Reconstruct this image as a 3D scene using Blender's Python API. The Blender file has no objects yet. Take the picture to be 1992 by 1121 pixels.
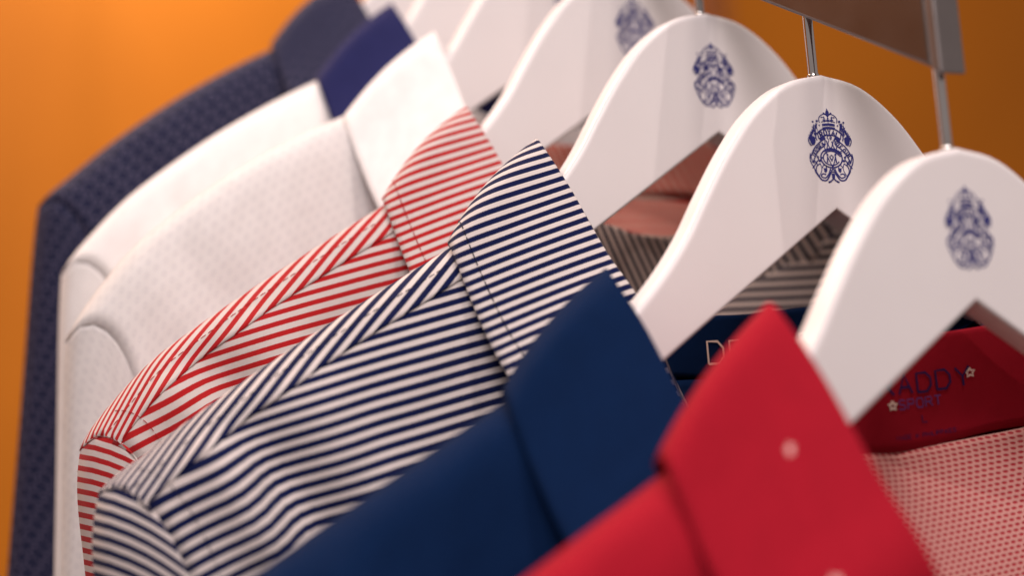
import bpy, bmesh, math, random
import numpy as np
from mathutils import Vector, Matrix

random.seed(7)
scene = bpy.context.scene
COL = scene.collection
CM = 0.01                       # shapes below are written in centimetres
Z0 = 160.0                      # height of the second hanger's top above the floor, cm

# ------------------------------------------------------------------ camera
cam_d = bpy.data.cameras.new("camera")
cam = bpy.data.objects.new("camera", cam_d)
COL.objects.link(cam)
scene.camera = cam
cam_d.sensor_width = 36.0
cam_d.lens = 48.8
cam_d.clip_start = 0.02
cam_d.clip_end = 50
YAW, PITCH, ROLL = 0.48170, -0.08598, 0.08294
cy_, sy_, cp_, sp_ = math.cos(YAW), math.sin(YAW), math.cos(PITCH), math.sin(PITCH)
fwd = Vector((sy_ * cp_, cy_ * cp_, -sp_))
rgt = Vector((cy_, -sy_, 0))
dwn = fwd.cross(rgt)
r2 = math.cos(ROLL) * rgt + math.sin(ROLL) * dwn
d2 = -math.sin(ROLL) * rgt + math.cos(ROLL) * dwn
rot = Matrix((r2, -d2, -fwd)).transposed()
cam.matrix_world = Matrix.Translation(Vector((-31.55, -36.177, Z0 - 10.464)) * CM) @ rot.to_4x4()
cam_d.dof.use_dof = True
cam_d.dof.focus_distance = 0.480
cam_d.dof.aperture_fstop = 3.0
cam_d.dof.aperture_blades = 0

# ------------------------------------------------------------------ world and lamps
world = bpy.data.worlds.new("World")
scene.world = world
world.use_nodes = True
wb = world.node_tree.nodes["Background"]
wb.inputs[0].default_value = (1.0, 0.84, 0.80, 1)
wb.inputs[1].default_value = 0.27
scene.view_settings.view_transform = 'Standard'
scene.view_settings.look = 'None'
scene.view_settings.exposure = 0.0
scene.view_settings.gamma = 1.0


def lamp(name, kind, loc, target, power, color, size=0.1, spot=None, blend=0.5):
    d = bpy.data.lights.new(name, kind)
    o = bpy.data.objects.new(name, d)
    COL.objects.link(o)
    L = Vector(loc) * CM + Vector((0, 0, Z0 * CM))
    T = Vector(target) * CM + Vector((0, 0, Z0 * CM))
    o.location = L
    o.rotation_euler = (T - L).to_track_quat('-Z', 'Y').to_euler()
    d.energy = power
    d.color = color
    if kind == 'AREA':
        d.shape = 'DISK'
        d.size = size
    else:
        d.shadow_soft_size = size
    if spot:
        d.spot_size = math.radians(spot)
        d.spot_blend = blend
    return o


lamp("ceiling_panel_lamp", 'AREA', (-72, -105, 120), (-8, 5, -12), 28, (1.0, 0.875, 0.865), 1.0)
lamp("front_spot_lamp", 'SPOT', (46, -145, 140), (0, 8, -4), 28, (1.0, 0.85, 0.80), 0.018, 40, 0.6)
lamp("overhead_lamp", 'AREA', (10, -46, 160), (0, 8, -8), 12, (1.0, 0.86, 0.80), 0.2)
lamp("wall_wash_lamp", 'SPOT', (8, 86, 96), (8, 112, 46), 46, (1.0, 0.87, 0.66), 0.12, 85, 1.0)
lamp("added_wall_fill", 'SPOT', (95, 60, 105), (95, 112, 30), 3, (1.0, 0.80, 0.60), 0.12, 85, 1.0)  # added fill that lifts the dim right part of the wall
lamp("warm_bounce_fill", 'AREA', (-45, 88, 105), (-4, 8, -6), 17, (1.0, 0.72, 0.55), 0.4)  # added fill imitating orange wall bounce: warm rims, glow through collars


# ------------------------------------------------------------------ node helpers
def new_mat(name):
    m = bpy.data.materials.new(name)
    m.use_nodes = True
    nt = m.node_tree
    return m, nt, nt.nodes["Principled BSDF"]


def nd(nt, kind, **kw):
    n = nt.nodes.new(kind)
    for k, v in kw.items():
        setattr(n, k, v)
    return n


def math_n(nt, op, a, b=None, c=None):
    n = nt.nodes.new("ShaderNodeMath")
    n.operation = op
    for i, v in enumerate((a, b, c)):
        if v is None:
            continue
        if isinstance(v, (int, float)):
            n.inputs[i].default_value = v
        else:
            nt.links.new(v, n.inputs[i])
    return n.outputs[0]


def ramp(nt, fac, p0, p1):
    n = nt.nodes.new("ShaderNodeMapRange")
    n.interpolation_type = 'SMOOTHSTEP'
    n.inputs[1].default_value = p0
    n.inputs[2].default_value = p1
    nt.links.new(fac, n.inputs[0])
    return n.outputs[0]


def mix_col(nt, fac, a, b):
    n = nt.nodes.new("ShaderNodeMix")
    n.data_type = 'RGBA'
    if isinstance(fac, (int, float)):
        n.inputs[0].default_value = fac
    else:
        nt.links.new(fac, n.inputs[0])
    for s, v in ((6, a), (7, b)):
        if isinstance(v, tuple):
            n.inputs[s].default_value = v + (1,) if len(v) == 3 else v
        else:
            nt.links.new(v, n.inputs[s])
    return n.outputs[2]


def uv_xy(nt):
    t = nd(nt, "ShaderNodeUVMap")
    t.uv_map = "UVMap"
    s = nd(nt, "ShaderNodeSeparateXYZ")
    nt.links.new(t.outputs[0], s.inputs[0])
    return t.outputs[0], s.outputs[0], s.outputs[1]


def noise(nt, vec, scale, detail=2.0, rough=0.5):
    n = nd(nt, "ShaderNodeTexNoise")
    n.inputs["Scale"].default_value = scale
    n.inputs["Detail"].default_value = detail
    n.inputs["Roughness"].default_value = rough
    if vec is not None:
        nt.links.new(vec, n.inputs["Vector"])
    return n.outputs[0]


def knit_bump(nt, bsdf, uvv, u, v, strength=0.25, extra=None):
    """tiny knit ribs, 0.35 mm apart, plus a soft unevenness of the cloth"""
    a = math_n(nt, 'SINE', math_n(nt, 'MULTIPLY', u, 2 * math.pi / 0.045))
    b = math_n(nt, 'SINE', math_n(nt, 'MULTIPLY', v, 2 * math.pi / 0.04))
    h = math_n(nt, 'MULTIPLY', a, b)
    h = math_n(nt, 'ADD', math_n(nt, 'MULTIPLY', h, 0.5), math_n(nt, 'MULTIPLY', noise(nt, uvv, 9.0, 4), 1.5))
    if extra is not None:
        h = math_n(nt, 'ADD', h, extra)
    bp = nd(nt, "ShaderNodeBump")
    bp.inputs["Strength"].default_value = strength
    bp.inputs["Distance"].default_value = 0.0004
    nt.links.new(h, bp.inputs["Height"])
    nt.links.new(bp.outputs[0], bsdf.inputs["Normal"])


def thin_cloth(m, col_socket, amount):
    nt = m.node_tree
    b = nt.nodes["Principled BSDF"]
    out = nt.nodes["Material Output"]
    tr = nd(nt, "ShaderNodeBsdfTranslucent")
    nt.links.new(col_socket, tr.inputs[0])
    mx = nd(nt, "ShaderNodeMixShader")
    mx.inputs[0].default_value = amount
    nt.links.new(b.outputs[0], mx.inputs[1])
    nt.links.new(tr.outputs[0], mx.inputs[2])
    nt.links.new(mx.outputs[0], out.inputs[0])


def cloth_base(bsdf, rough=0.8, sheen=0.25, tint=(1, 1, 1), spec=0.15):
    bsdf.inputs["Roughness"].default_value = rough
    bsdf.inputs["Specular IOR Level"].default_value = spec
    bsdf.inputs["Sheen Weight"].default_value = sheen
    bsdf.inputs["Sheen Roughness"].default_value = 0.4
    bsdf.inputs["Sheen Tint"].default_value = tint + (1,)


def var_col(nt, uvv, col, amt=0.22, scale=1.2):
    f = noise(nt, uvv, scale, 3)
    f = math_n(nt, 'ADD', math_n(nt, 'MULTIPLY', f, 0.45), math_n(nt, 'MULTIPLY', noise(nt, uvv, 22.0, 3, 0.7), 0.55))
    d = tuple(c * (1 - amt) for c in col)
    l = tuple(min(1, c * (1 + amt)) for c in col)
    return mix_col(nt, f, d, l)


def mat_plain(name, col, rough=0.8, sheen=0.2, bump=0.25, tint=(1, 1, 1), spec=0.06):
    m, nt, b = new_mat(name)
    uvv, u, v = uv_xy(nt)
    nt.links.new(var_col(nt, uvv, col), b.inputs["Base Color"])
    cloth_base(b, rough, sheen, tint, spec)
    knit_bump(nt, b, uvv, u, v, bump)
    return m


def mat_stripe(name, dark, light, pitch=0.405, duty=0.47, soft=0.035):
    m, nt, b = new_mat(name)
    uvv, u, v = uv_xy(nt)
    at = nd(nt, "ShaderNodeAttribute")
    at.attribute_name = "stripe"
    wob = math_n(nt, 'MULTIPLY', math_n(nt, 'SUBTRACT', noise(nt, uvv, 14.0, 2), 0.5), 0.02)
    s = math_n(nt, 'ADD', at.outputs["Fac"], wob)
    f = math_n(nt, 'FRACT', math_n(nt, 'DIVIDE', s, pitch))
    tri = math_n(nt, 'ABSOLUTE', math_n(nt, 'SUBTRACT', f, 0.5))        # 0 mid stripe .. 0.5
    k = ramp(nt, tri, duty / 2 - soft, duty / 2 + soft)
    nt.links.new(mix_col(nt, k, var_col(nt, uvv, dark, 0.3), var_col(nt, uvv, light, 0.10)), b.inputs["Base Color"])
    cloth_base(b, 0.75, 0.12)
    knit_bump(nt, b, uvv, u, v, 0.5)
    thin_cloth(m, b.inputs["Base Color"].links[0].from_socket, 0.28)
    return m


def mat_rings(name, base, ring, cell=0.46, r0=0.13, r1=0.20, relief=0.0, sheen=0.2, soft=0.03, tint=(1, 1, 1), mixv=1.0):
    """staggered little rings (a honeycomb jacquard), in cloth centimetres"""
    m, nt, b = new_mat(name)
    uvv, u, v = uv_xy(nt)
    row = math_n(nt, 'DIVIDE', v, cell * 0.866)
    ri = math_n(nt, 'FLOOR', row)
    odd = math_n(nt, 'MULTIPLY', math_n(nt, 'MODULO', math_n(nt, 'ABSOLUTE', ri), 2.0), 0.5)
    fx = math_n(nt, 'SUBTRACT', math_n(nt, 'FRACT', math_n(nt, 'ADD', math_n(nt, 'DIVIDE', u, cell), odd)), 0.5)
    fy = math_n(nt, 'MULTIPLY', math_n(nt, 'SUBTRACT', math_n(nt, 'SUBTRACT', row, ri), 0.5), 0.866)
    d = math_n(nt, 'SQRT', math_n(nt, 'ADD', math_n(nt, 'POWER', fx, 2.0), math_n(nt, 'POWER', fy, 2.0)))
    d = math_n(nt, 'MULTIPLY', d, cell)
    k = math_n(nt, 'MULTIPLY', ramp(nt, d, r0 - soft, r0 + soft), math_n(nt, 'SUBTRACT', 1.0, ramp(nt, d, r1 - soft, r1 + soft)))
    k2 = math_n(nt, 'MULTIPLY', k, mixv)
    nt.links.new(mix_col(nt, k2, var_col(nt, uvv, base), ring), b.inputs["Base Color"])
    cloth_base(b, 0.75, sheen, tint)
    knit_bump(nt, b, uvv, u, v, 0.3, math_n(nt, 'MULTIPLY', k, relief))
    if base[0] > .5:
        thin_cloth(m, b.inputs["Base Color"].links[0].from_socket, 0.15)
    return m


def mat_dots(name, base, dot, sx=3.45, sy=4.6, r=0.13):
    """red cloth with a sparse print of tiny five-petalled flowers"""
    m, nt, b = new_mat(name)
    uvv, u, v = uv_xy(nt)
    row = math_n(nt, 'DIVIDE', v, sy)
    ri = math_n(nt, 'FLOOR', row)
    odd = math_n(nt, 'MULTIPLY', math_n(nt, 'MODULO', math_n(nt, 'ABSOLUTE', ri), 2.0), 0.5)
    fx = math_n(nt, 'MULTIPLY', math_n(nt, 'SUBTRACT', math_n(nt, 'FRACT', math_n(nt, 'ADD', math_n(nt, 'DIVIDE', u, sx), odd)), 0.5), sx)
    fy = math_n(nt, 'MULTIPLY', math_n(nt, 'SUBTRACT', math_n(nt, 'SUBTRACT', row, ri), 0.5), sy)
    d = math_n(nt, 'SQRT', math_n(nt, 'ADD', math_n(nt, 'POWER', fx, 2.0), math_n(nt, 'POWER', fy, 2.0)))
    ang = math_n(nt, 'ARCTAN2', fy, fx)
    rr = math_n(nt, 'MULTIPLY', math_n(nt, 'ADD', 1.0, math_n(nt, 'MULTIPLY', math_n(nt, 'COSINE', math_n(nt, 'MULTIPLY', ang, 5.0)), 0.3)), r)
    q = math_n(nt, 'DIVIDE', d, rr)
    k = math_n(nt, 'SUBTRACT', 1.0, ramp(nt, q, 0.85, 1.1))
    ci = math_n(nt, 'FLOOR', math_n(nt, 'ADD', math_n(nt, 'DIVIDE', u, sx), odd))
    gap = math_n(nt, 'GREATER_THAN', math_n(nt, 'MODULO', math_n(nt, 'ADD', math_n(nt, 'ABSOLUTE', ci), math_n(nt, 'ABSOLUTE', ri)), 3.0), 0.5)
    k = math_n(nt, 'MULTIPLY', k, gap)
    nt.links.new(mix_col(nt, k, var_col(nt, uvv, base, 0.2), dot), b.inputs["Base Color"])
    cloth_base(b, 0.85, 0.03, (1, .5, .5))
    knit_bump(nt, b, uvv, u, v, 0.25)
    thin_cloth(m, b.inputs["Base Color"].links[0].from_socket, 0.12)
    return m


def mat_mesh_lining(name, dash, lattice):
    """wrong side of the red jersey: pale lattice with staggered red dashes"""
    m, nt, b = new_mat(name)
    uvv, u, v = uv_xy(nt)
    px, py = 0.27, 0.175
    row = math_n(nt, 'DIVIDE', v, py)
    ri = math_n(nt, 'FLOOR', row)
    odd = math_n(nt, 'MULTIPLY', math_n(nt, 'MODULO', math_n(nt, 'ABSOLUTE', ri), 2.0), 0.5)
    fx = math_n(nt, 'ABSOLUTE', math_n(nt, 'SUBTRACT', math_n(nt, 'FRACT', math_n(nt, 'ADD', math_n(nt, 'DIVIDE', u, px), odd)), 0.5))
    fy = math_n(nt, 'ABSOLUTE', math_n(nt, 'SUBTRACT', math_n(nt, 'SUBTRACT', row, ri), 0.5))
    e = math_n(nt, 'SQRT', math_n(nt, 'ADD', math_n(nt, 'POWER', math_n(nt, 'DIVIDE', fx, 0.36), 2.0), math_n(nt, 'POWER', math_n(nt, 'DIVIDE', fy, 0.28), 2.0)))
    k = ramp(nt, e, 0.8, 1.2)
    nt.links.new(mix_col(nt, k, dash, var_col(nt, uvv, lattice, 0.12)), b.inputs["Base Color"])
    cloth_base(b, 0.85, 0.1)
    knit_bump(nt, b, uvv, u, v, 0.3, math_n(nt, 'MULTIPLY', k, 2.0))
    return m


WHITE = (0.84, 0.80, 0.785)
M = {}
M['blue_stripe'] = mat_stripe("navy and white striped jersey", (0.003, 0.009, 0.072), (0.90, 0.815, 0.785), duty=0.53)
M['blue_inside'] = mat_stripe("wrong side of the navy striped jersey", (0.016, 0.018, 0.045), (0.80, 0.64, 0.56), duty=0.5)
M['red_inside'] = mat_stripe("red striped jersey wrong side with painted glow", (0.80, 0.09, 0.06), (0.95, 0.62, 0.50), duty=0.5)  # wrong side of the knit, coral glow of the lit neck brightened into its colours
M['red_stripe'] = mat_stripe("red and white striped jersey", (0.58, 0.018, 0.022), (0.83, 0.75, 0.72))
M['navy'] = mat_plain("plain navy jersey", (0.002, 0.013, 0.052), 0.8, 0.0, 0.3, (.4, .55, 1))
M['navy_collar'] = mat_plain("dusty navy knit", (0.018, 0.020, 0.082), 0.8, 0.10, 0.3, (.8, .7, .9))
M['red'] = mat_dots("red jersey with pale flower print", (0.37, 0.006, 0.020), (0.85, 0.50, 0.47))
M['red_lining'] = mat_mesh_lining("pink lattice wrong side", (0.44, 0.030, 0.045), (0.70, 0.34, 0.30))
M['white_ring'] = mat_rings("white jersey with grey ring print", WHITE, (0.58, 0.56, 0.58), 0.44, 0.055, 0.10, 0.3, 0.1, 0.03, (1, 1, 1), 0.42)
M['white'] = mat_plain("plain white jersey", WHITE, 0.8, 0.1, 0.25)
M['jacket'] = mat_rings("navy honeycomb jacquard", (0.004, 0.007, 0.032), (0.11, 0.10, 0.16), 0.62, 0.225, 0.27, 1.0, 0.02, 0.02, (.7, .7, .9))
M['thread_dark'] = mat_plain("dark thread", (0.006, 0.007, 0.02), 0.7, 0.1, 0.0)
M['thread_red'] = mat_plain("red thread", (0.35, 0.02, 0.02), 0.7, 0.1, 0.0)
M['thread_navy'] = mat_plain("navy thread", (0.008, 0.016, 0.05), 0.7, 0.1, 0.0)
M['thread_white'] = mat_plain("white thread", (0.75, 0.7, 0.68), 0.7, 0.1, 0.0)
M['print_pale'] = mat_plain("pale pink print", (0.88, 0.66, 0.56), 0.6, 0.0, 0.0)
M['print_navy'] = mat_plain("navy heat print", (0.035, 0.016, 0.085), 0.6, 0.0, 0.0)
M['print_violet'] = mat_plain("violet heat print", (0.13, 0.06, 0.24), 0.6, 0.0, 0.0)
M['button'] = mat_plain("pearl button", (0.7, 0.66, 0.62), 0.3, 0.0, 0.0)


def mat_hanger():
    m, nt, b = new_mat("glossy white hanger plastic")
    tc = nd(nt, "ShaderNodeTexCoord")
    f = noise(nt, tc.outputs["Object"], 26.0, 4)
    nt.links.new(mix_col(nt, f, (0.70, 0.665, 0.665), (0.745, 0.715, 0.715)), b.inputs["Base Color"])
    b.inputs["Roughness"].default_value = 0.33
    b.inputs["Specular IOR Level"].default_value = 0.45
    rg = nd(nt, "ShaderNodeMapRange")
    nt.links.new(noise(nt, tc.outputs["Object"], 160.0, 3), rg.inputs[0])
    rg.inputs[3].default_value = 0.27
    rg.inputs[4].default_value = 0.42
    nt.links.new(rg.outputs[0], b.inputs["Roughness"])
    bp = nd(nt, "ShaderNodeBump")
    bp.inputs["Strength"].default_value = 0.06
    bp.inputs["Distance"].default_value = 0.0005
    nt.links.new(noise(nt, tc.outputs["Object"], 220.0, 3), bp.inputs["Height"])
    nt.links.new(bp.outputs[0], b.inputs["Normal"])
    return m


def mat_simple(name, col, rough, metal=0.0, nscale=60.0, amt=0.12):
    m, nt, b = new_mat(name)
    tc = nd(nt, "ShaderNodeTexCoord")
    f = noise(nt, tc.outputs["Object"], nscale, 4)
    nt.links.new(mix_col(nt, f, tuple(c * (1 - amt) for c in col), tuple(min(1, c * (1 + amt)) for c in col)), b.inputs["Base Color"])
    rg = nd(nt, "ShaderNodeMapRange")
    nt.links.new(f, rg.inputs[0])
    rg.inputs[3].default_value = rough * 0.85
    rg.inputs[4].default_value = rough * 1.15
    nt.links.new(rg.outputs[0], b.inputs["Roughness"])
    b.inputs["Metallic"].default_value = metal
    return m


M['hanger'] = mat_hanger()
M['chrome'] = mat_simple("chromed hook wire", (0.72, 0.70, 0.68), 0.12, 1.0)
M['rail'] = mat_simple("satin bronze grey steel", (0.19, 0.165, 0.155), 0.36, 1.0, 40.0)
M['cap'] = mat_simple("brushed grey end cap", (0.24, 0.215, 0.21), 0.42, 0.9, 40.0)
M['ink'] = mat_simple("navy crest ink", (0.014, 0.016, 0.15), 0.5, 0.0)


def mat_wall():
    m, nt, b = new_mat("orange painted wall")
    tc = nd(nt, "ShaderNodeTexCoord")
    f = noise(nt, tc.outputs["Object"], 2.5, 4)
    nt.links.new(mix_col(nt, f, (0.38, 0.112, 0.003), (0.54, 0.168, 0.006)), b.inputs["Base Color"])
    b.inputs["Roughness"].default_value = 0.6
    b.inputs["Specular IOR Level"].default_value = 0.2
    bp = nd(nt, "ShaderNodeBump")
    bp.inputs["Strength"].default_value = 0.15
    bp.inputs["Distance"].default_value = 0.002
    nt.links.new(noise(nt, tc.outputs["Object"], 90.0, 4), bp.inputs["Height"])
    nt.links.new(bp.outputs[0], b.inputs["Normal"])
    return m


M['wall'] = mat_wall()


# ------------------------------------------------------------------ object helpers
def empty(name, loc_cm, label=None, cat=None, group=None):
    o = bpy.data.objects.new(name, None)
    COL.objects.link(o)
    o.empty_display_size = 0.02
    o.location = (loc_cm[0] * CM, loc_cm[1] * CM, (loc_cm[2] + Z0) * CM)
    if label:
        o["label"] = label
    if cat:
        o["category"] = cat
    if group:
        o["group"] = group
    return o


def mesh_obj(name, verts, faces, mat, parent=None, uv=None, attrs=None, smooth=True, thick=0.0, mats=None, offset=0.0, inner=0):
    me = bpy.data.meshes.new(name)
    me.from_pydata([tuple(np.asarray(v) * CM) for v in verts], [], faces)
    if uv is not None:
        lay = me.uv_layers.new(name="UVMap")
        idx = np.zeros(len(me.loops), dtype=np.int32)
        me.loops.foreach_get("vertex_index", idx)
        lay.data.foreach_set("uv", np.asarray(uv, dtype=np.float32)[idx].ravel())
    if attrs:
        for k, v in attrs.items():
            a = me.attributes.new(k, 'FLOAT', 'POINT')
            a.data.foreach_set("value", np.asarray(v, dtype=np.float32))
    if smooth:
        me.polygons.foreach_set("use_smooth", [True] * len(me.polygons))
    me.materials.append(mat)
    if mats:
        for mm in mats:
            me.materials.append(mm)
    me.update()
    o = bpy.data.objects.new(name, me)
    COL.objects.link(o)
    if parent is not None:
        o.parent = parent
    if thick > 0:
        s = o.modifiers.new("thickness", 'SOLIDIFY')
        s.thickness = thick * CM
        s.offset = offset
        s.use_even_offset = False
        s.material_offset = inner
    return o


def cr(points, n, knots=None):
    """Catmull-Rom through points (k x d), n samples"""
    P = np.asarray(points, float)
    k = len(P)
    if knots is None:
        seg = np.sqrt((np.diff(P, axis=0) ** 2).sum(1))
        knots = np.concatenate([[0], np.cumsum(seg)])
    knots = np.asarray(knots, float)
    t = np.linspace(knots[0], knots[-1], n) if np.isscalar(n) else np.asarray(n, float)
    m = np.zeros_like(P)
    for i in range(k):
        if i == 0:
            m[i] = (P[1] - P[0]) / (knots[1] - knots[0])
        elif i == k - 1:
            m[i] = (P[-1] - P[-2]) / (knots[-1] - knots[-2])
        else:
            a = (P[i] - P[i - 1]) / (knots[i] - knots[i - 1])
            b = (P[i + 1] - P[i]) / (knots[i + 1] - knots[i])
            h0, h1 = knots[i] - knots[i - 1], knots[i + 1] - knots[i]
            m[i] = (a * h1 + b * h0) / (h0 + h1)
    i = np.clip(np.searchsorted(knots, t, side='right') - 1, 0, k - 2)
    h = knots[i + 1] - knots[i]
    u = ((t - knots[i]) / h)[:, None]
    h = h[:, None]
    return ((2 * u ** 3 - 3 * u ** 2 + 1) * P[i] + (u ** 3 - 2 * u ** 2 + u) * h * m[i]
            + (-2 * u ** 3 + 3 * u ** 2) * P[i + 1] + (u ** 3 - u ** 2) * h * m[i + 1])


def grid_faces(nu, nv, flip=False):
    f = []
    for i in range(nu - 1):
        for j in range(nv - 1):
            a = i * nv + j
            q = (a, a + 1, a + nv + 1, a + nv)
            f.append(q[::-1] if flip else q)
    return f


def arc_uv(G):
    """cloth coordinates (cm) of a grid by arc length"""
    nu, nv = G.shape[:2]
    du = np.zeros((nu, nv))
    du[1:] = np.cumsum(np.sqrt((np.diff(G, axis=0) ** 2).sum(2)), axis=0)
    dv = np.zeros((nu, nv))
    dv[:, 1:] = np.cumsum(np.sqrt((np.diff(G, axis=1) ** 2).sum(2)), axis=1)
    du = np.repeat(du.mean(1)[:, None], nv, 1) * 0.5 + du * 0.5
    return np.stack([du, dv], 2)


def cloth_grid(name, G, mat, parent, stripe=None, flip=False, thick=0.07, uv=None, mats=None, inner=0, offset=0.0):
    nu, nv = G.shape[:2]
    UV = arc_uv(G) if uv is None else uv
    at = {}
    if stripe is not None:
        at["stripe"] = stripe.ravel()
    return mesh_obj(name, G.reshape(-1, 3), grid_faces(nu, nv, flip), mat, parent, UV.reshape(-1, 2), at, True, thick, mats, offset, inner)


def tube(path, r, n=12, cap=True):
    P = np.asarray(path, float)
    T = np.gradient(P, axis=0)
    T /= np.linalg.norm(T, axis=1)[:, None]
    up = np.array([0.0, 1.0, 0.0])
    V, F = [], []
    for i, (p, t) in enumerate(zip(P, T)):
        a = np.cross(t, up)
        if np.linalg.norm(a) < 1e-4:
            a = np.cross(t, [1.0, 0, 0])
        a /= np.linalg.norm(a)
        b = np.cross(t, a)
        rr = r[i] if hasattr(r, '__len__') else r
        for k in range(n):
            an = 2 * math.pi * k / n
            V.append(p + rr * (math.cos(an) * a + math.sin(an) * b))
    for i in range(len(P) - 1):
        for k in range(n):
            F.append((i * n + k, i * n + (k + 1) % n, (i + 1) * n + (k + 1) % n, (i + 1) * n + k))
    if cap:
        F.append(tuple(range(n))[::-1])
        F.append(tuple(range((len(P) - 1) * n, len(P) * n)))
    return V, F


def box_verts(x0, x1, y0, y1, z0, z1):
    return ([(x0, y0, z0), (x1, y0, z0), (x1, y1, z0), (x0, y1, z0), (x0, y0, z1), (x1, y0, z1), (x1, y1, z1), (x0, y1, z1)],
            [(0, 3, 2, 1), (4, 5, 6, 7), (0, 1, 5, 4), (1, 2, 6, 5), (2, 3, 7, 6), (3, 0, 4, 7)])


# ------------------------------------------------------------------ setting: the wall
def build_wall():
    V, F = box_verts(-330, 420, 112, 124, -Z0, 140)
    o = mesh_obj("wall", [(x, y, z + Z0) for x, y, z in V], F, M['wall'], None, smooth=False)
    o["kind"] = "structure"
    V, F = box_verts(-330, 420, -260, 124, -Z0 - 6, -Z0)
    m = mat_simple("brown floor", (0.16, 0.09, 0.05), 0.5, 0.0, 3.0)
    o = mesh_obj("floor", [(x, y, z + Z0) for x, y, z in V], F, m, None, smooth=False)
    o["kind"] = "structure"


build_wall()


def build_upright():
    root = empty("wall_upright", (79, 112, 0), "dark brown vertical upright fixed to the orange wall behind the hangers", "wall upright")
    m = mat_simple("dark brown steel", (0.30, 0.085, 0.012), 0.5, 0.0, 30.0)
    V, F = box_verts(-2.6, 2.6, -1.6, -0.01, -120, 130)
    o = mesh_obj("channel", V, F, m, root, smooth=False)
    bv = o.modifiers.new("bevel", 'BEVEL')
    bv.width = 0.003
    V, F = [], []
    for k in range(60):
        v, f = box_verts(-0.3, 0.3, -1.63, -1.55, -110 + k * 4, -107.5 + k * 4)
        F += [tuple(a + len(V) for a in q) for q in f]
        V += v
    s_ = mesh_obj("slot_row", V, F, M['thread_dark'], root, np.zeros((len(V), 2)), smooth=False)
    s_["kind"] = "stuff"


build_upright()

# ------------------------------------------------------------------ rail
RS = 0.649                                  # the rail climbs this much per unit going back
OFF = {1: -5.74, 2: 0.0, 3: 6.15, 4: 11.24, 5: 16.0, 6: 20.0, 7: 24.0}


def build_rail():
    root = empty("display_rail", (0, 112, 112 * 0.575 + 3), "slanted bronze grey metal rail that the hangers hang from", "clothes rail")
    hw, h = 0.5, 4.6

    def zb(y):
        return 2.2 + (y - 0.5) * 0.575

    def bar(y0, y1, w, lo, hi, mat, name, bev):
        V = []
        for y in (y0, y1):
            for sx, t in ((-1, lo), (1, lo), (1, hi), (-1, hi)):
                V.append((sx * w, y, zb(y) + t))
        F = [(0, 1, 2, 3), (7, 6, 5, 4), (0, 4, 5, 1), (1, 5, 6, 2), (2, 6, 7, 3), (3, 7, 4, 0)]
        V = [(x, y - 112, z - (112 * 0.575 + 3)) for x, y, z in V]
        o = mesh_obj(name, V, F, mat, root, smooth=False)
        b = o.modifiers.new("bevel", 'BEVEL')
        b.width = bev * CM
        b.segments = 3
        return o
    bar(-5.45, 112, hw, 0, h, M['rail'], "bar", 0.12)
    bar(-5.85, -5.44, hw + 0.03, -0.06, h + 0.06, M['cap'], "end_cap", 0.1)
    V, F = box_verts(-4.5, 4.5, -0.6, 0.0, -6, 9)
    o = mesh_obj("mounting_plate", V, F, M['rail'], root, smooth=False)
    return root


build_rail()


# ------------------------------------------------------------------ hangers
def hanger_profile():
    top = cr([(0, 0), (1.5, -.32), (3, -1.3), (4.2, -2.62), (5.3, -4.15), (6.2, -5.48), (7.1, -6.55), (8.2, -7.62), (9.6, -8.85), (11.6, -10.5), (14.5, -12.2), (16.6, -13.5), (18.2, -14.6), (19.0, -15.3), (19.4, -15.9)], 80)
    lo = np.array([(0, -4.7), (3, -6.58), (6, -8.45), (9, -10.35), (11, -11.95), (14, -13.9), (16.6, -15.7), (18.2, -16.5), (19.0, -16.7), (19.4, -16.4)])
    lz = np.interp(top[:, 0], lo[:, 0], lo[:, 1])
    return top[:, 0], top[:, 1], lz


HX, HT, HB = hanger_profile()
HTHICK = 1.03


def hanger_mesh():
    t = HTHICK
    V, F = [], []
    xs = np.concatenate([-HX[::-1], HX[1:]])
    zt = np.concatenate([HT[::-1], HT[1:]])
    zb = np.concatenate([HB[::-1], HB[1:]])
    slope_t = np.abs(np.gradient(zt, xs))
    rad = 0.2
    ns = None
    for x, a, b, sl in zip(xs, zt, zb, slope_t):
        r = rad
        rz = min(rad * math.sqrt(1 + sl * sl), (a - b) * 0.45)
        rb = min(rad * 0.5 * 1.18, (a - b) * 0.3)
        sec = []
        for k in range(5):                     # front top corner
            an = math.pi / 2 * k / 4
            sec.append((r - r * math.sin(an), a - rz + rz * math.cos(an)))
        sec = sec[:0:-1] + sec[:1] if False else sec
        # section from the middle of the top edge, over the front, round to the back
        s = [(t / 2, a), (r + .06, a)]
        s += [(r - r * math.sin(an), a - rz + rz * math.cos(an)) for an in np.linspace(0, math.pi / 2, 6)]
        s += [(0, a - rz - .08), (0, b + rb + .05)]
        r3 = rad * .5
        s += [(r3 - r3 * math.cos(an), b + rb - rb * math.sin(an)) for an in np.linspace(0, math.pi / 2, 4)]
        s += [(t / 2, b)]
        s += [(t - y, z) for y, z in s[-2:0:-1]]
        ns = len(s)
        V += [(x, y + 0.015 * max(0, abs(x) - 10) ** 2, z) for y, z in s]
    n = len(xs)
    for i in range(n - 1):
        for k in range(ns):
            F.append((i * ns + k, (i + 1) * ns + k, (i + 1) * ns + (k + 1) % ns, i * ns + (k + 1) % ns))
    F.append(tuple(range(ns)))
    F.append(tuple(range((n - 1) * ns, n * ns))[::-1])
    return V, F


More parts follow.
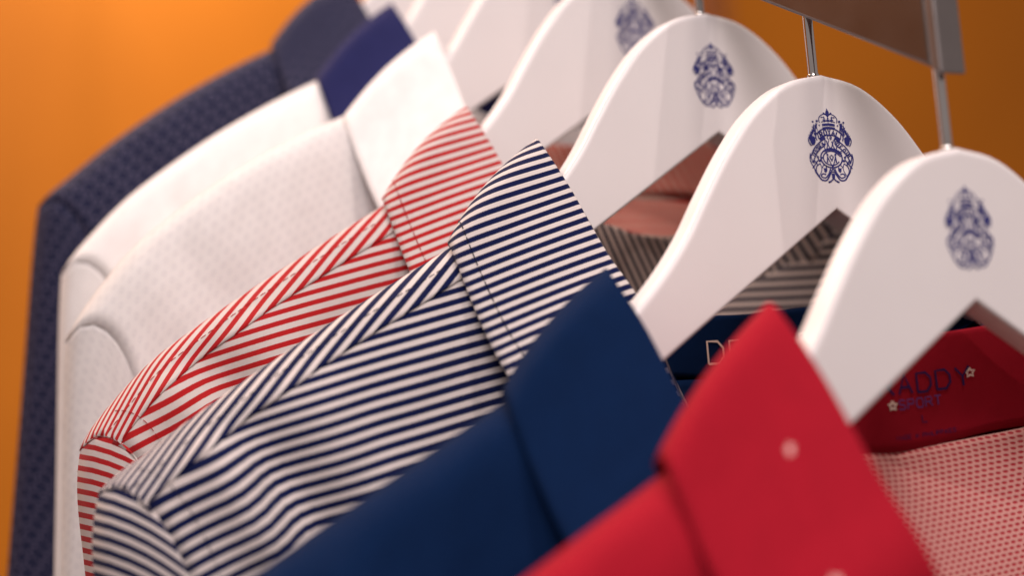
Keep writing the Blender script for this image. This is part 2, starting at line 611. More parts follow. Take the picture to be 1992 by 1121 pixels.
# ---- the crest, drawn in its own units: x -100..100, y -180..180, as inked strokes
class Ink:
    def __init__(self):
        self.V, self.F, self.k, self.wk = [], [], 0, 1.0

    def layer(self):
        self.k += 1
        return -0.004 - 0.0004 * (self.k % 40)

    def stroke(self, pts, w, smooth=True, n=None, closed=False, taper=False):
        P = np.asarray(pts, float)
        if closed:
            P = np.vstack([P, P[:1]])
        if smooth and len(P) > 2:
            P = cr(P, n or (len(P) - 1) * 5 + 1)
        T = np.gradient(P, axis=0)
        T /= np.linalg.norm(T, axis=1)[:, None] + 1e-9
        N = np.stack([-T[:, 1], T[:, 0]], 1)
        ww = np.full(len(P), w / 2.0)
        if taper:
            ww *= np.sin(np.linspace(0.12, math.pi - 0.12, len(P))) ** 0.6
        d = self.layer()
        b = len(self.V)
        for p, q, e in zip(P, N, ww):
            self.V += [(*(p + q * e * self.wk), d), (*(p - q * e * self.wk), d)]
        for i in range(len(P) - 1):
            self.F.append((b + 2 * i, b + 2 * i + 1, b + 2 * i + 3, b + 2 * i + 2))

    def fill(self, pts, smooth=False):
        P = np.asarray(pts, float)
        if smooth:
            P = cr(np.vstack([P, P[:1]]), len(P) * 4 + 1)[:-1]
        d = self.layer()
        b = len(self.V)
        c = P.mean(0)
        self.V.append((*c, d))
        self.V += [(*p, d) for p in P]
        for i in range(len(P)):
            self.F.append((b, b + 1 + i, b + 1 + (i + 1) % len(P)))

    def dot(self, x, y, r, ry=None):
        self.fill([(x + r * math.cos(a), y + (ry or r) * math.sin(a)) for a in np.linspace(0, 2 * math.pi, 11)[:-1]])

    def letters(self, text, fn, size, w, wide=0.9):
        """plain stroke capitals placed along fn(t) -> (x, y, angle)"""
        G = {'R': [[(0, 0), (0, 1), (.5, 1), (.6, .75), (.5, .5), (0, .5)], [(.3, .5), (.62, 0)]], 'O': [[(.1, 0), (0, .3), (0, .7), (.1, 1), (.5, 1), (.6, .7), (.6, .3), (.5, 0), (.1, 0)]],
             'Y': [[(0, 1), (.3, .5), (.6, 1)], [(.3, .5), (.3, 0)]], 'A': [[(0, 0), (.3, 1), (.6, 0)], [(.12, .35), (.48, .35)]], 'L': [[(0, 1), (0, 0), (.55, 0)]],
             'M': [[(0, 0), (0, 1), (.32, .35), (.64, 1), (.64, 0)]], 'N': [[(0, 0), (0, 1), (.55, 0), (.55, 1)]], 'T': [[(0, 1), (.6, 1)], [(.3, 1), (.3, 0)]],
             'E': [[(.55, 1), (0, 1), (0, 0), (.55, 0)], [(0, .5), (.45, .5)]], 'G': [[(.6, .8), (.45, 1), (.12, 1), (0, .7), (0, .3), (.12, 0), (.5, 0), (.6, .2), (.6, .45), (.35, .45)]],
             'F': [[(0, 0), (0, 1), (.55, 1)], [(0, .52), (.45, .52)]], 'C': [[(.6, .8), (.45, 1), (.12, 1), (0, .7), (0, .3), (.12, 0), (.45, 0), (.6, .2)]],
             'U': [[(0, 1), (0, .25), (.12, 0), (.48, 0), (.6, .25), (.6, 1)]], 'B': [[(0, 0), (0, 1), (.45, 1), (.55, .76), (.45, .53), (0, .53)], [(.45, .53), (.6, .26), (.48, 0), (0, 0)]],
             'S': [[(.6, .85), (.45, 1), (.12, 1), (0, .78), (.12, .55), (.48, .45), (.6, .22), (.45, 0), (.12, 0), (0, .15)]], 'P': [[(0, 0), (0, 1), (.5, 1), (.6, .75), (.5, .5), (0, .5)]], 'I': [[(.3, 0), (.3, 1)]], 'H': [[(0, 0), (0, 1)], [(.6, 0), (.6, 1)], [(0, .5), (.6, .5)]],
             '*': [[(.3 + (.42 if k % 2 == 0 else .2) * math.sin(k * math.pi / 5), .5 + (.5 if k % 2 == 0 else .24) * math.cos(k * math.pi / 5)) for k in range(11)]],
             'D': [[(0, 0), (0, 1), (.4, 1), (.6, .7), (.6, .3), (.4, 0), (0, 0)]], ' ': []}
        n = len(text)
        for i, ch in enumerate(text):
            x, y, a = fn((i + .5) / n)
            ca, sa = math.cos(a), math.sin(a)
            for st in G[ch]:
                P = [(x + (px - .3) * size * wide * ca - (py - .5) * size * sa, y + (px - .3) * size * wide * sa + (py - .5) * size * ca) for px, py in st]
                self.stroke(P, w, smooth=False)


def crest_mesh():
    K = Ink()
    K.wk = 1.05
    # fleur finial and crown
    K.fill([(-7, 148), (-9, 160), (-4, 170), (0, 181), (4, 170), (9, 160), (7, 148)])
    K.stroke([(-20, 158), (-10, 150), (0, 146), (10, 150), (20, 158)], 7)
    K.fill([(-6, 146), (0, 134), (6, 146)])
    K.stroke([(-42, 108), (-44, 128), (-30, 146), (-10, 150), (0, 138)], 4.5)
    K.stroke([(42, 108), (44, 128), (30, 146), (10, 150), (0, 138)], 4.5)
    for x in (-26, -22, -16, 16, 22, 26):
        K.dot(x * 1.2, 141 - abs(x) * .25, 3.2)
    for x in (-18, 0, 18):
        K.stroke([(x, 112), (x, 130)], 5, smooth=False)
        K.stroke([(x - 8, 122), (x + 8, 122)], 4.5, smooth=False)
        K.dot(x, 131, 4)
    K.stroke([(-34, 112), (-18, 116), (0, 117), (18, 116), (34, 112)], 3.5)
    K.fill([(-31, 92), (-31, 104), (0, 108), (31, 104), (31, 92), (0, 96)])
    K.stroke([(-31, 84), (0, 88), (31, 84)], 5)
    # top ribbon ROYAL
    up = [(-58, 58), (-34, 76), (0, 82), (34, 76), (58, 58)]
    lo = [(-52, 30), (-30, 44), (0, 50), (30, 44), (52, 30)]
    K.stroke(up, 6)
    K.stroke(lo, 6)
    K.stroke([up[0], lo[0]], 5, smooth=False)
    K.stroke([up[-1], lo[-1]], 5, smooth=False)
    K.letters("ROYAL", lambda t: (-49 + 98 * t, 65 - 21 * (2 * t - 1) ** 2, -(2 * t - 1) * 0.42), 24, 6)
    K.fill([(-52, 30), (-34, 42), (-22, 40), (-26, 28), (-44, 16)])
    K.fill([(52, 30), (34, 42), (22, 40), (30, 26), (46, 16)])
    # side ribbons
    for s, txt in ((-1, "MONTREAL"), (1, "GOLF CLUB")):
        K.stroke([(s * 22, 34), (s * 50, 14), (s * 78, -14), (s * 100, -56)], 5.5)
        K.stroke([(s * 26, 0), (s * 44, -12), (s * 68, -36), (s * 92, -84)], 5.5)
        K.stroke([(s * 100, -56), (s * 92, -84)], 5, smooth=False)
        K.stroke([(s * 22, 34), (s * 26, 0)], 5, smooth=False)
        if s < 0:
            K.letters(txt, lambda t: (-88 + 62 * t, -52 + 66 * t ** .8, 0.86 - .1 * t), 17, 4.4)
        else:
            K.letters(txt, lambda t: (26 + 63 * t, 15 - 68 * t ** 1.15, -0.82 - .15 * t), 17, 4.4)
    # maple and thistle sprays on the two sides
    for s in (-1, 1):
        for (x, y, dx, dy) in ((60, 108, 10, -40), (72, 100, 8, -46), (82, 76, 9, -44), (92, 60, 5, -40), (66, 84, 6, -40)):
            K.stroke([(s * x, y), (s * (x + dx * .2), y + dy * .4), (s * (x + dx), y + dy)], 7, taper=True)
            K.stroke([(s * (x + 9), y - 10), (s * (x + 4), y - 22), (s * (x + 10), y - 34)], 4, taper=True)
        K.fill([(s * 70, 36), (s * 82, 44), (s * 92, 34), (s * 96, 14), (s * 88, -2), (s * 76, 2), (s * 70, 16)])
        K.stroke([(s * 100, 40), (s * 104, 22), (s * 98, 4), (s * 92, -4)], 4.5)
        K.stroke([(s * 60, 60), (s * 66, 40), (s * 62, 22)], 5)
        K.stroke([(s * 52, 64), (s * 58, 90), (s * 52, 108)], 4, taper=True)
        K.dot(s * 54, 116, 6)
        K.dot(s * 74, 112, 5)
        K.dot(s * 44, 96, 4)
        # lower flank flourishes
        K.stroke([(s * 100, -40), (s * 104, -66), (s * 98, -92), (s * 88, -110), (s * 84, -130)], 5)
        K.stroke([(s * 88, -70), (s * 78, -84), (s * 86, -100), (s * 96, -112)], 5)
        K.stroke([(s * 70, -50), (s * 64, -70), (s * 74, -84), (s * 70, -100)], 5)
        K.dot(s * 88, -84, 5)
        K.dot(s * 66, -58, 6)
        K.fill([(s * 56, -68), (s * 66, -74), (s * 60, -84), (s * 52, -78)])
        K.stroke([(s * 58, -88), (s * 76, -104), (s * 80, -126), (s * 68, -150)], 5)
        K.stroke([(s * 58, -88), (s * 52, -112), (s * 60, -138), (s * 68, -150)], 4)
        K.stroke([(s * 10, -112), (s * 22, -140), (s * 40, -158), (s * 58, -150), (s * 50, -138), (s * 34, -142)], 6)
        K.fill([(s * 28, -100), (s * 36, -112), (s * 44, -108), (s * 42, -128), (s * 34, -134), (s * 26, -122)])
        K.stroke([(s * 20, -104), (s * 44, -98), (s * 50, -110)], 4)
        K.stroke([(s * 70, -150), (s * 56, -168), (s * 36, -170), (s * 20, -150), (s * 8, -128)], 7)
        K.stroke([(s * 84, -130), (s * 70, -152), (s * 60, -164)], 5)
        K.stroke([(s * 12, -172), (s * 26, -180), (s * 14, -176)], 6)
    # supporter figure and the interlaced monogram in the middle
    K.stroke([(-4, 28), (-12, 36), (-6, 46), (6, 44), (8, 32), (0, 26)], 4.5)
    K.dot(2, 36, 4)
    K.stroke([(-18, 24), (-14, -2), (-20, -20)], 4.5)
    K.stroke([(18, 26), (12, 2), (22, -20)], 4.5)
    K.stroke([(-6, 24), (-10, 4), (0, -14), (10, 2), (8, 20)], 4)
    ring = [(52 * math.cos(a), -62 + 46 * math.sin(a)) for a in np.linspace(0, 2 * math.pi, 21)[:-1]]
    K.stroke(ring, 6.5, closed=True)
    ring = [(40 * math.cos(a), -62 + 34 * math.sin(a)) for a in np.linspace(0.5, 2 * math.pi - 0.5, 19)]
    K.stroke(ring, 5.5)
    K.stroke([(-22, -84), (-18, -40), (0, -78), (18, -40), (22, -84)], 7, smooth=False)
    K.stroke([(-34, -30), (-8, -22), (16, -24), (36, -34)], 5)
    K.stroke([(30, -8), (18, -60), (0, -112), (-6, -128)], 5)
    K.stroke([(-30, -8), (-18, -58), (0, -104), (6, -124)], 4)
    K.stroke([(0, -46), (-8, -58), (0, -70), (8, -58), (0, -46)], 4, smooth=False)
    for y in (-24, -34, -44):
        K.stroke([(34, y), (44, y - 8), (52, y - 2)], 5)
    K.stroke([(-40, -60), (-54, -62)], 7, smooth=False)
    K.stroke([(66, 108), (58, 60), (52, 32)], 4.5, smooth=False)
    K.stroke([(58, 106), (50, 60)], 3, smooth=False)
    # foot ornament
    K.fill([(-8, -136), (8, -136), (7, -158), (0, -166), (-7, -158)])
    K.stroke([(0, -160), (-12, -172), (-26, -178)], 6)
    K.stroke([(0, -160), (12, -172), (26, -178)], 6)
    K.stroke([(-10, -120), (0, -130), (10, -120)], 4)
    sx, sz = 0.93 / 104.0, 1.285 / 180.0
    zc = -(1.17 + 3.74) / 2
    V = [(x * sx, d, y * sz + zc) for x, y, d in K.V]
    return V, K.F


HV, HF = hanger_mesh()
CV, CF = crest_mesh()
hanger_me = None


def hook_mesh(rail_off):
    """chromed stem that rises from the hanger into the slot under the rail"""
    y = HTHICK / 2
    P = cr([(0, y, -1.2), (0, y, 0.0), (0, y, 1.4), (0, y, 2.2), (0, y, 3.4)], 24)
    V, F = tube(P, 0.17, 14)
    for z0, z1, r in ((-.05, .12, .21),):       # collars where the stem meets hanger and rail
        v, f = tube([(0, y, z0), (0, y, z0 + .03), (0, y, z1 - .03), (0, y, z1)], [r - .03, r, r, r - .03], 16)
        F += [tuple(a + len(V) for a in q) for q in f]
        V += v
    return V, F


OBJ_LABELS = {
    1: "glossy white hanger with blurred blue crest, nearest, holding the red polo shirt",
    2: "glossy white hanger with sharp blue crest, holding the plain navy polo shirt",
    3: "glossy white hanger with blue crest, holding the navy and white striped polo",
    4: "white hanger with soft blue crest cut by the frame, holding the red striped polo",
    5: "blurred white hanger arm in the collar of the white ring-dotted polo",
    6: "blurred white hanger arm in the dark collar of the plain white polo",
    7: "white hanger hidden in the dark honeycomb jacket at the far end",
}


def build_hanger(i):
    global hanger_me
    off = OFF[i]
    root = empty("clothes_hanger", (0, off, off * RS), OBJ_LABELS[i], "hanger", "white crested hangers on the slanted rail")
    if hanger_me is None:
        o = mesh_obj("hanger_body", HV, HF, M['hanger'], root)
        V, F = hook_mesh(off)
        h = mesh_obj("hook", V, F, M['chrome'], root)
        c = mesh_obj("crest", CV, CF, M['ink'], root, smooth=False)
        hanger_me = (o, h, c)
    else:
        for src in hanger_me:
            n = src.copy()
            COL.objects.link(n)
            n.parent = root
            if src is hanger_me[2]:
                n.location = (random.uniform(-.03, .03) * CM, 0, random.uniform(-.04, .04) * CM)
                n.rotation_euler = (0, random.uniform(-.015, .015), 0)
    return root


for i in range(1, 8):
    build_hanger(i)


# ------------------------------------------------------------------ garments
RIDGE = np.array([(8.4, -7.15), (9.6, -7.9), (11.6, -8.95), (14.5, -10.45), (17.6, -12.15), (20.5, -13.9), (22.2, -15.05), (23.3, -15.8), (24.0, -16.6)])
NECK_F = np.array([(0.9, -1.9, -19.5), (3.2, -2.2, -16.4), (5.6, -2.8, -13.2), (7.2, -2.5, -10.3), (8.1, -1.1, -8.3), (8.5, 0.3, -7.2)])   # q, y, z of the front neck seam
NECK_B = np.array([(0.0, 4.2, -10.6), (3.0, 3.9, -10.3), (5.6, 3.1, -9.3), (7.4, 1.8, -8.1), (8.5, 0.3, -7.2)])
YR = 0.45                                  # y of the shoulder ridge (over the hanger)


def ridge_z(q):
    return np.interp(q, *cr(RIDGE, 120).T)


def drape(p):
    """drop below the ridge for cloth length p that starts out horizontal"""
    return p - 0.5 * (1 - np.exp(-p / 0.5))


def wide(q, gp):
    return np.where(q > 9, 9 + (q - 9) * gp.get('k', 1.0) * 0.965, q)


def shoulder_point(q, p, side, gp):
    """point of the cloth on the shoulder; p > 0 to the front, < 0 to the back, cm of cloth from the ridge"""
    a = np.abs(p)
    front = p >= 0
    d = 1.05 * (1 - np.exp(-a / 0.7)) + np.where(front, 1.95, 1.1) * gp.get('thin', 1.0) * (1 - np.exp(-a / 8.0))
    y = YR + np.where(front, -d, d)
    z = ridge_z(q) - drape(a) - gp.get('droop', 0) * np.maximum(0, q - 20.3) ** 2 + gp.get('rise', 0) * np.maximum(0, q - 9) + gp.get('hump', 0) * np.sin(np.pi * np.clip((q - 9) / 15.0, 0, 1))
    # soft hanging folds
    w = gp.get('fold', 0.25) * (1 - np.exp(-a / 6.0))
    y = y + w * np.sin(q * 0.9 + 0.10 * a + gp.get('ph', 0.0)) * 0.6 + w * 0.5 * np.sin(q * 1.9 - 0.07 * a + 2 * gp.get('ph', 0.0))
    # the drag fold that runs down from the shoulder tip
    g = gp.get('drag', 0.7) * (1 - np.exp(-np.maximum(0, a - 0.9) / 1.0)) * front
    c = 21.3 - 0.42 * a
    y = y - g * np.exp(-((q - c) / 0.75) ** 2) + 0.8 * g * np.exp(-((q - c + 1.3) / 0.8) ** 2) - 0.5 * g * np.exp(-((q - c + 2.9) / 1.0) ** 2)
    y = y + 0.0150 * np.maximum(0, wide(q, gp) - 10) ** 2
    for (fq, fa_, am, sd) in ((.55, .31, .10, 0.0), (1.3, .55, .055, 1.7), (2.3, -.9, .025, 4.1)):
        y = y + gp.get('wr', 1.0) * am * np.sin(fq * q + fa_ * a + sd + 2.3 * gp.get('ph', 0)) * np.sin(fa_ * 1.7 * q - fq * a + 1.1 * sd) * (1 - np.exp(-a / 1.5))
    return np.stack([side * wide(q, gp), y, z], -1)


def seam_p(q):
    """cloth length from the ridge to the forward yoke seam"""
    return np.interp(q, [8, 12, 17, 21, 24], [1.5, 1.5, 1.42, 1.55, 1.9])


def arm_q(p):
    return 23.6 - 2.6 * (1 - np.exp(-np.abs(p) / 3.2)) - 0.02 * np.abs(p)


LEN = 56.0
P_ROWS = np.concatenate([np.linspace(0, 6, 25)[:-1], np.linspace(6, 20, 29)[:-1], np.linspace(20, LEN, 19)])


def stripe_front(q, z):
    """level lines of the cloth's stripes: nearly level in the middle, steeper towards the armhole"""
    a = np.maximum(0, ridge_z(q) - z)
    kink = 0.22 * (1 - np.exp(-np.maximum(0, a - 0.9) / 1.0)) * np.tanh((q - (20.6 - 0.42 * a)) / 0.75)
    return z + 0.185 * q + 1.1 * np.exp(np.minimum(0.4, (q - arm_q(a)) / 2.2)) + kink


def build_front(side, gp, mat, root, mats=None, inner=0):
    """front panel: from the yoke seam / neck seam down to the hem"""
    qs = np.concatenate([np.linspace(0, 1, 56)])
    nq = len(qs)
    neck = cr(NECK_F, 60)
    G = np.zeros((nq, len(P_ROWS), 3))
    for j, p in enumerate(P_ROWS):
        qe = float(arm_q(p + (0 if gp.get('no_yoke') else 1.2)))
        qq = 0.6 + (qe - 0.6) * qs
        # shoulder part
        start = 0.0 if gp.get('no_yoke') else seam_p(np.maximum(qq, 8.4)) - 0.3
        A = shoulder_point(np.maximum(qq, 8.4), np.full(nq, p) + start, side, gp)
        # neck part: starts on the neck seam
        ny = np.interp(qq, neck[:, 0], neck[:, 1])
        nz = np.interp(qq, neck[:, 0], neck[:, 2])
        tgt = (-2.6 + 0.01 * qq) * gp.get('thin', 1)
        y = ny + (tgt - ny) * (1 - np.exp(-p / 3.0))
        w = gp.get('fold', .25) * (1 - np.exp(-p / 6.0))
        y = y + w * np.sin(qq * 0.9 + 0.10 * p + gp.get('ph', 0)) * .6
        B = np.stack([side * qq, y, nz - p * 0.97], -1)
        t = np.clip((qq - 6.2) / 2.4, 0, 1)
        t = (t * t * (3 - 2 * t))[:, None]
        z0 = A[:, 2:3].copy()
        G[:, j] = np.where(qq[:, None] > 8.6, A, B * (1 - t) + A * t)
        # level the hem
        hem = gp.get('hem', -66)
        zt = G[:, 0, 2]
        fr = (j / (len(P_ROWS) - 1))
    # rescale the rows so that the hem is level
    zt = G[:, :1, 2]
    zb = G[:, -1:, 2]
    hem = -64.0
    k = np.clip((zt - G[:, :, 2]) / (zt - zb), 0, 1)
    G[:, :, 2] = G[:, :, 2] + (hem - zb) * k ** 2
    if side > 0:          # the far side of the neck lies flat against the next shirt
        qa = np.abs(G[..., 0])
        f = 0.35 + 0.65 * np.clip((qa - 7.5) / 3.0, 0, 1)
        G[..., 1] = np.where(G[..., 1] < 0, G[..., 1] * f, G[..., 1])
    st = gp.get('st')
    S = stripe_front(np.abs(G[..., 0]), G[..., 2]) if st else None
    return cloth_grid("front_panel", G, mat, root, S, flip=(side > 0), mats=mats, inner=inner)


def build_back(gp, mat, root, mats=None, inner=0):
    n = 61
    G = np.zeros((n, len(P_ROWS), 3))
    nb = NECK_B.copy()
    for idx, kk in ((9, 0), (8, 1), (7, 2)):
        nb[kk, 2] += gp.get('seam_d', {}).get(idx, (0, 0, 0))[2]
    neck = cr(nb, 60)
    for j, p in enumerate(P_ROWS):
        qe = float(arm_q(p))
        qs = np.linspace(-qe, qe, n)
        qa = np.abs(qs)
        A = shoulder_point(np.maximum(qa, 8.5), -np.full(n, p) - (0.0 if gp.get('no_yoke') else 1.2), 1, gp)
        A[:, 0] = np.sign(qs) * wide(qa, gp)
        ny = np.interp(qa, neck[:, 0], neck[:, 1])
        nz = np.interp(qa, neck[:, 0], neck[:, 2])
        y = ny + (2.4 * gp.get('thin', 1) - ny) * (1 - np.exp(-p / 5.0))
        B = np.stack([qs, y, nz - p], -1)
        t = np.clip((qa - 6.0) / 2.6, 0, 1)
        t = (t * t * (3 - 2 * t))[:, None]
        G[:, j] = B * (1 - t) + A * t
    zt, zb = G[:, :1, 2], G[:, -1:, 2]
    k = np.clip((zt - G[:, :, 2]) / (zt - zb), 0, 1)
    G[:, :, 2] = G[:, :, 2] + (-64.0 - zb) * k ** 2
    st = gp.get('st')
    S = (G[..., 2] + 0.03 * np.abs(G[..., 0])) if st else None
    return cloth_grid("back_panel", G, mat, root, S, flip=True, mats=mats, inner=inner)


def build_yoke(side, gp, mat, root, tmat):
    """strip that wraps the shoulder from behind the ridge to the forward seam"""
    nq, npp = 60, 26
    qs = np.linspace(8.3, 23.7, nq)
    G = np.zeros((nq, npp, 3))
    PS = np.zeros((nq, npp))
    for i, q in enumerate(qs):
        pf = seam_p(q)
        ps = np.linspace(-2.0, pf, npp)
        PS[i] = ps
        qm = np.minimum(q, arm_q(ps) + 0.05)
        G[i] = shoulder_point(qm, ps, side, gp)
        a = np.abs(ps)
        out = gp.get('yk', 0.05) + gp.get('yk', .05) * .6 * np.exp(-((ps - pf) / .25) ** 2)
        G[i, :, 1] += np.where(ps >= 0, -1, 1) * out * (1 - np.exp(-a / .8))
        G[i, :, 2] += out * np.exp(-a / 1.2)
    UV = np.zeros((nq, npp, 2))
    UV[..., 0] = qs[:, None] * 1.15
    UV[..., 1] = np.linspace(-2.0, 1.6, npp)[None]
    st = gp.get('st')
    S = None
    if st:
        qx = qs[:, None] + 2.2 * (seam_p(qs)[:, None] - PS)
        S = -0.37 * qx - 0.03 * np.maximum(0, qx - 21) ** 2
    o = cloth_grid("yoke", G, mat, root, S, flip=(side > 0), uv=UV, thick=0.06)
    # line of stitching just above the seam
    nrms = np.array([np.cross(G[i + 1, npp - 6] - G[i - 1, npp - 6], G[i, npp - 4] - G[i, npp - 8]) for i in range(2, nq - 1)])
    nrms /= np.linalg.norm(nrms, axis=1)[:, None]
    nrms *= np.where(nrms[:, 1:2] > 0, -1, 1)
    if gp.get('seam_stitch', True):
        dash_line(side, "stitching", [G[i, npp - 6] for i in range(2, nq - 1)], root, tmat, nrms, gp, lift=0.04, w=0.03)
    return o


def dash_line(side, name, pts, root, mat, nrm, gp, dash=0.22, gap=0.10, w=0.035, lift=0.05):
    P = np.asarray(pts, float)
    seg = np.sqrt((np.diff(P, axis=0) ** 2).sum(1))
    L = np.concatenate([[0], np.cumsum(seg)])
    N0 = np.asarray(nrm, float)
    V, F = [], []
    s = 0.05
    while s + dash < L[-1]:
        pp = [np.array([np.interp(s + f * dash, L, P[:, k]) for k in range(3)]) for f in (0, .5, 1)]
        t = pp[2] - pp[0]
        t /= np.linalg.norm(t)
        N = N0 if N0.ndim == 1 else np.array([np.interp(s + .5 * dash, L, N0[:, k]) for k in range(3)])
        n = N - (N @ t) * t
        n /= np.linalg.norm(n)
        b = np.cross(t, n)
        k = len(V)
        for f, q in zip((0, .6, 0), pp):
            V += [q + n * (lift + f * .02) + b * w / 2, q + n * (lift + .02 + f * .03), q + n * (lift + f * .02) - b * w / 2]
        for r in (0, 3):
            F += [(k + r, k + r + 1, k + r + 4, k + r + 3), (k + r + 1, k + r + 2, k + r + 5, k + r + 4)]
        s += dash + gap
    uv = np.zeros((len(V), 2))
    o = mesh_obj(name, V, F, mat, root, uv)
    return o


def build_sleeve(side, gp, mat, root, long=False):
    nA, nB = 41, 40
    splay = gp.get('splay', 0.0)
    Ls = 62.0 if long else 27.0
    As = np.linspace(-1, 1, nA)            # -1 back underarm .. 0 shoulder tip .. 1 front underarm
    G = np.zeros((nA, nB, 3))
    for i, a in enumerate(As):
        p = (abs(a) ** 1.2) * 21.0
        q = arm_q(np.array(p))
        S = shoulder_point(np.array([q]), np.array([p if a >= 0 else -p]), 1, gp)[0]
        sp = p if a >= 0 else -p
        S2 = shoulder_point(np.array([q - 0.3]), np.array([sp]), 1, gp)[0]
        T = S - S2
        T /= np.linalg.norm(T)
        e = 0.03 if not gp.get('no_yoke') else 0.0
        S[1] -= e if a >= 0 else -e
        wd = float(wide(np.array(24.3), gp))
        H = np.array([wd + splay * Ls - 7.5 * abs(a) ** .9, YR + 2.4 - 1.9 * math.sin(a * math.pi) * .9, -16.2 - Ls + 2.5 * abs(a)])
        for j, b in enumerate(np.linspace(0, 1, nB) ** 1.35):
            X = S * (1 - b) + H * b
            w = b * Ls / gp.get('turn', 1.5)
            X = X + T * gp.get('cap', 0.38) * w * math.exp(1 - w)
            X[1] += 0.25 * math.sin(a * 7 + gp.get('ph', 0)) * b
            G[i, j] = X
    G[..., 0] *= side
    st = gp.get('st')
    S_ = None
    if st:
        xx = np.maximum(0, float(wide(np.array(24.3), gp)) + splay * 10 - np.abs(G[..., 0]))
        S_ = G[..., 2] + .25 * xx + 0.15 * xx ** 2
    return cloth_grid("sleeve", G, mat, root, S_, flip=(side < 0), thick=0.015 if gp.get('no_yoke') else 0.06)


# collar control columns, from the front end of the left side round the back; x is the picture-left side (negative)
FOLD = [(-1.5, -2.4, -18.6), (-4.6, -2.9, -15.0), (-6.45, -3.7, -11.5), (-7.05, -2.6, -9.4), (-7.4, -1.2, -7.0), (-7.7, 0.0, -5.2), (-7.2, 1.2, -4.85), (-6.2, 2.5, -5.9), (-4.0, 3.7, -7.1), (0, 4.2, -8.0)]
EDGE = [(-8.2, -4.0, -19.8), (-10.2, -3.9, -17.4), (-11.2, -3.3, -14.2), (-11.5, -2.4, -12.6), (-11.7, -1.25, -10.6), (-11.75, -0.2, -8.85), (-10.9, 1.5, -8.75), (-9.0, 3.6, -9.7), (-5.4, 5.2, -11.2), (0, 5.7, -12.1)]
SEAM = [(-0.9, -1.9, -19.5), (-3.2, -2.2, -16.4), (-5.9, -2.9, -13.0), (-7.1, -2.7, -10.8), (-7.9, -1.5, -8.9), (-8.35, 0.3, -7.2), (-7.8, 1.25, -8.4), (-6.5, 2.5, -9.3), (-4.1, 3.7, -10.1), (0, 4.15, -10.6)]


def build_collar(gp, mat, root, tmat, mats=None):
    def full(C, key):
        C = np.array(C, float)
        for idx, d in gp.get(key, {}).items():
            C[idx] += d
        R = C[:-1][::-1] * np.array([-1, 1, 1])
        R[:, 1] = np.where(R[:, 1] < 0, R[:, 1] * 0.15, R[:, 1])
        return np.vstack([C, R])
    Fo, Ed, Se = full(FOLD, 'fold_d'), full(EDGE, 'edge_d'), full(SEAM, 'seam_d')
    knots = np.arange(len(Fo))
    nu = 181
    t = np.linspace(0, len(Fo) - 1, nu)
    Fo, Ed, Se = cr(Fo, t, knots), cr(Ed, t, knots), cr(Se, t, knots)
    bulge = gp.get('bulge', 0.35)
    cols = []
    nleaf, nin = 16, 10
    G = np.zeros((nu, nin + 5 + nleaf, 3))
    for i in range(nu):
        f, e, s = Fo[i], Ed[i], Se[i]
        a = s - f                              # inner side going down
        b = e - f                              # leaf going out
        la, lb = np.linalg.norm(a), np.linalg.norm(b)
        ah, bh = a / la, b / lb
        r = 0.16
        up = -(ah + bh)
        up /= np.linalg.norm(up) + 1e-9
        Tn = np.cross(ah, bh)
        n_leaf = np.cross(bh, Tn)
        n_leaf /= np.linalg.norm(n_leaf) + 1e-9
        if n_leaf @ ah > 0:
            n_leaf = -n_leaf
        row = []
        for k in range(nin):
            v = k / nin
            row.append(s + (f + ah * 0.32 - s) * v)
        # rounded fold
        p0, p3 = f + ah * 0.32, f + bh * 0.32
        c = f + up * 0.02
        for v in (0, .25, .5, .75, 1):
            row.append((1 - v) ** 2 * p0 + 2 * v * (1 - v) * c + v * v * p3)
        for k in range(1, nleaf + 1):
            v = k / nleaf
            q = p3 + (e - p3) * v
            q = q + n_leaf * (0.05 * math.sin(.09 * i + 3.1 * v + gp.get('ph', 0)) + 0.03 * math.sin(.21 * i - 5 * v)) * v
            q = q + n_leaf * bulge * math.sin(math.pi * v) ** 0.9 * (0.9 - 0.2 * v)
            row.append(q)
        G[i] = row
    st = gp.get('st')
    S = None
    if st:
        S = G[..., 2] + st['ca'] * np.where(G[..., 0] < 0, G[..., 0], -G[..., 0]) + st['cb'] * G[..., 1]
        S_in = st.get('ia', 1.0) * G[..., 0] + st.get('iz', .4) * G[..., 2]
        S[:, :nin + 2] = S_in[:, :nin + 2]
    o = cloth_grid("collar", G, mat, root, S, flip=False, thick=0.09, mats=[mats] if mats else None)
    if mats:
        nv_ = G.shape[1] - 1
        o.data.polygons.foreach_set("material_index", [1 if (k % nv_) < nin + 2 else 0 for k in range(len(o.data.polygons))])
    if tmat:
        k = nin + 5 + nleaf - 1 - 3
        line = []
        nv = G.shape[1]
        for i in range(4, nu - 4):
            line.append(G[i, k] * .55 + G[i, k + 1] * .45)
        mid = len(line) // 2
        dash_line(-1, "stitching", line[:mid + 1], root, tmat, (-.62, -.45, .62), gp, 0.24, 0.06, 0.04, 0.06)
        dash_line(1, "stitching", line[mid:], root, tmat, (.62, -.45, .62), gp, 0.24, 0.06, 0.04, 0.06)
    return G, nin


GLYPH_W = {'I': .25, 'M': 1.1}


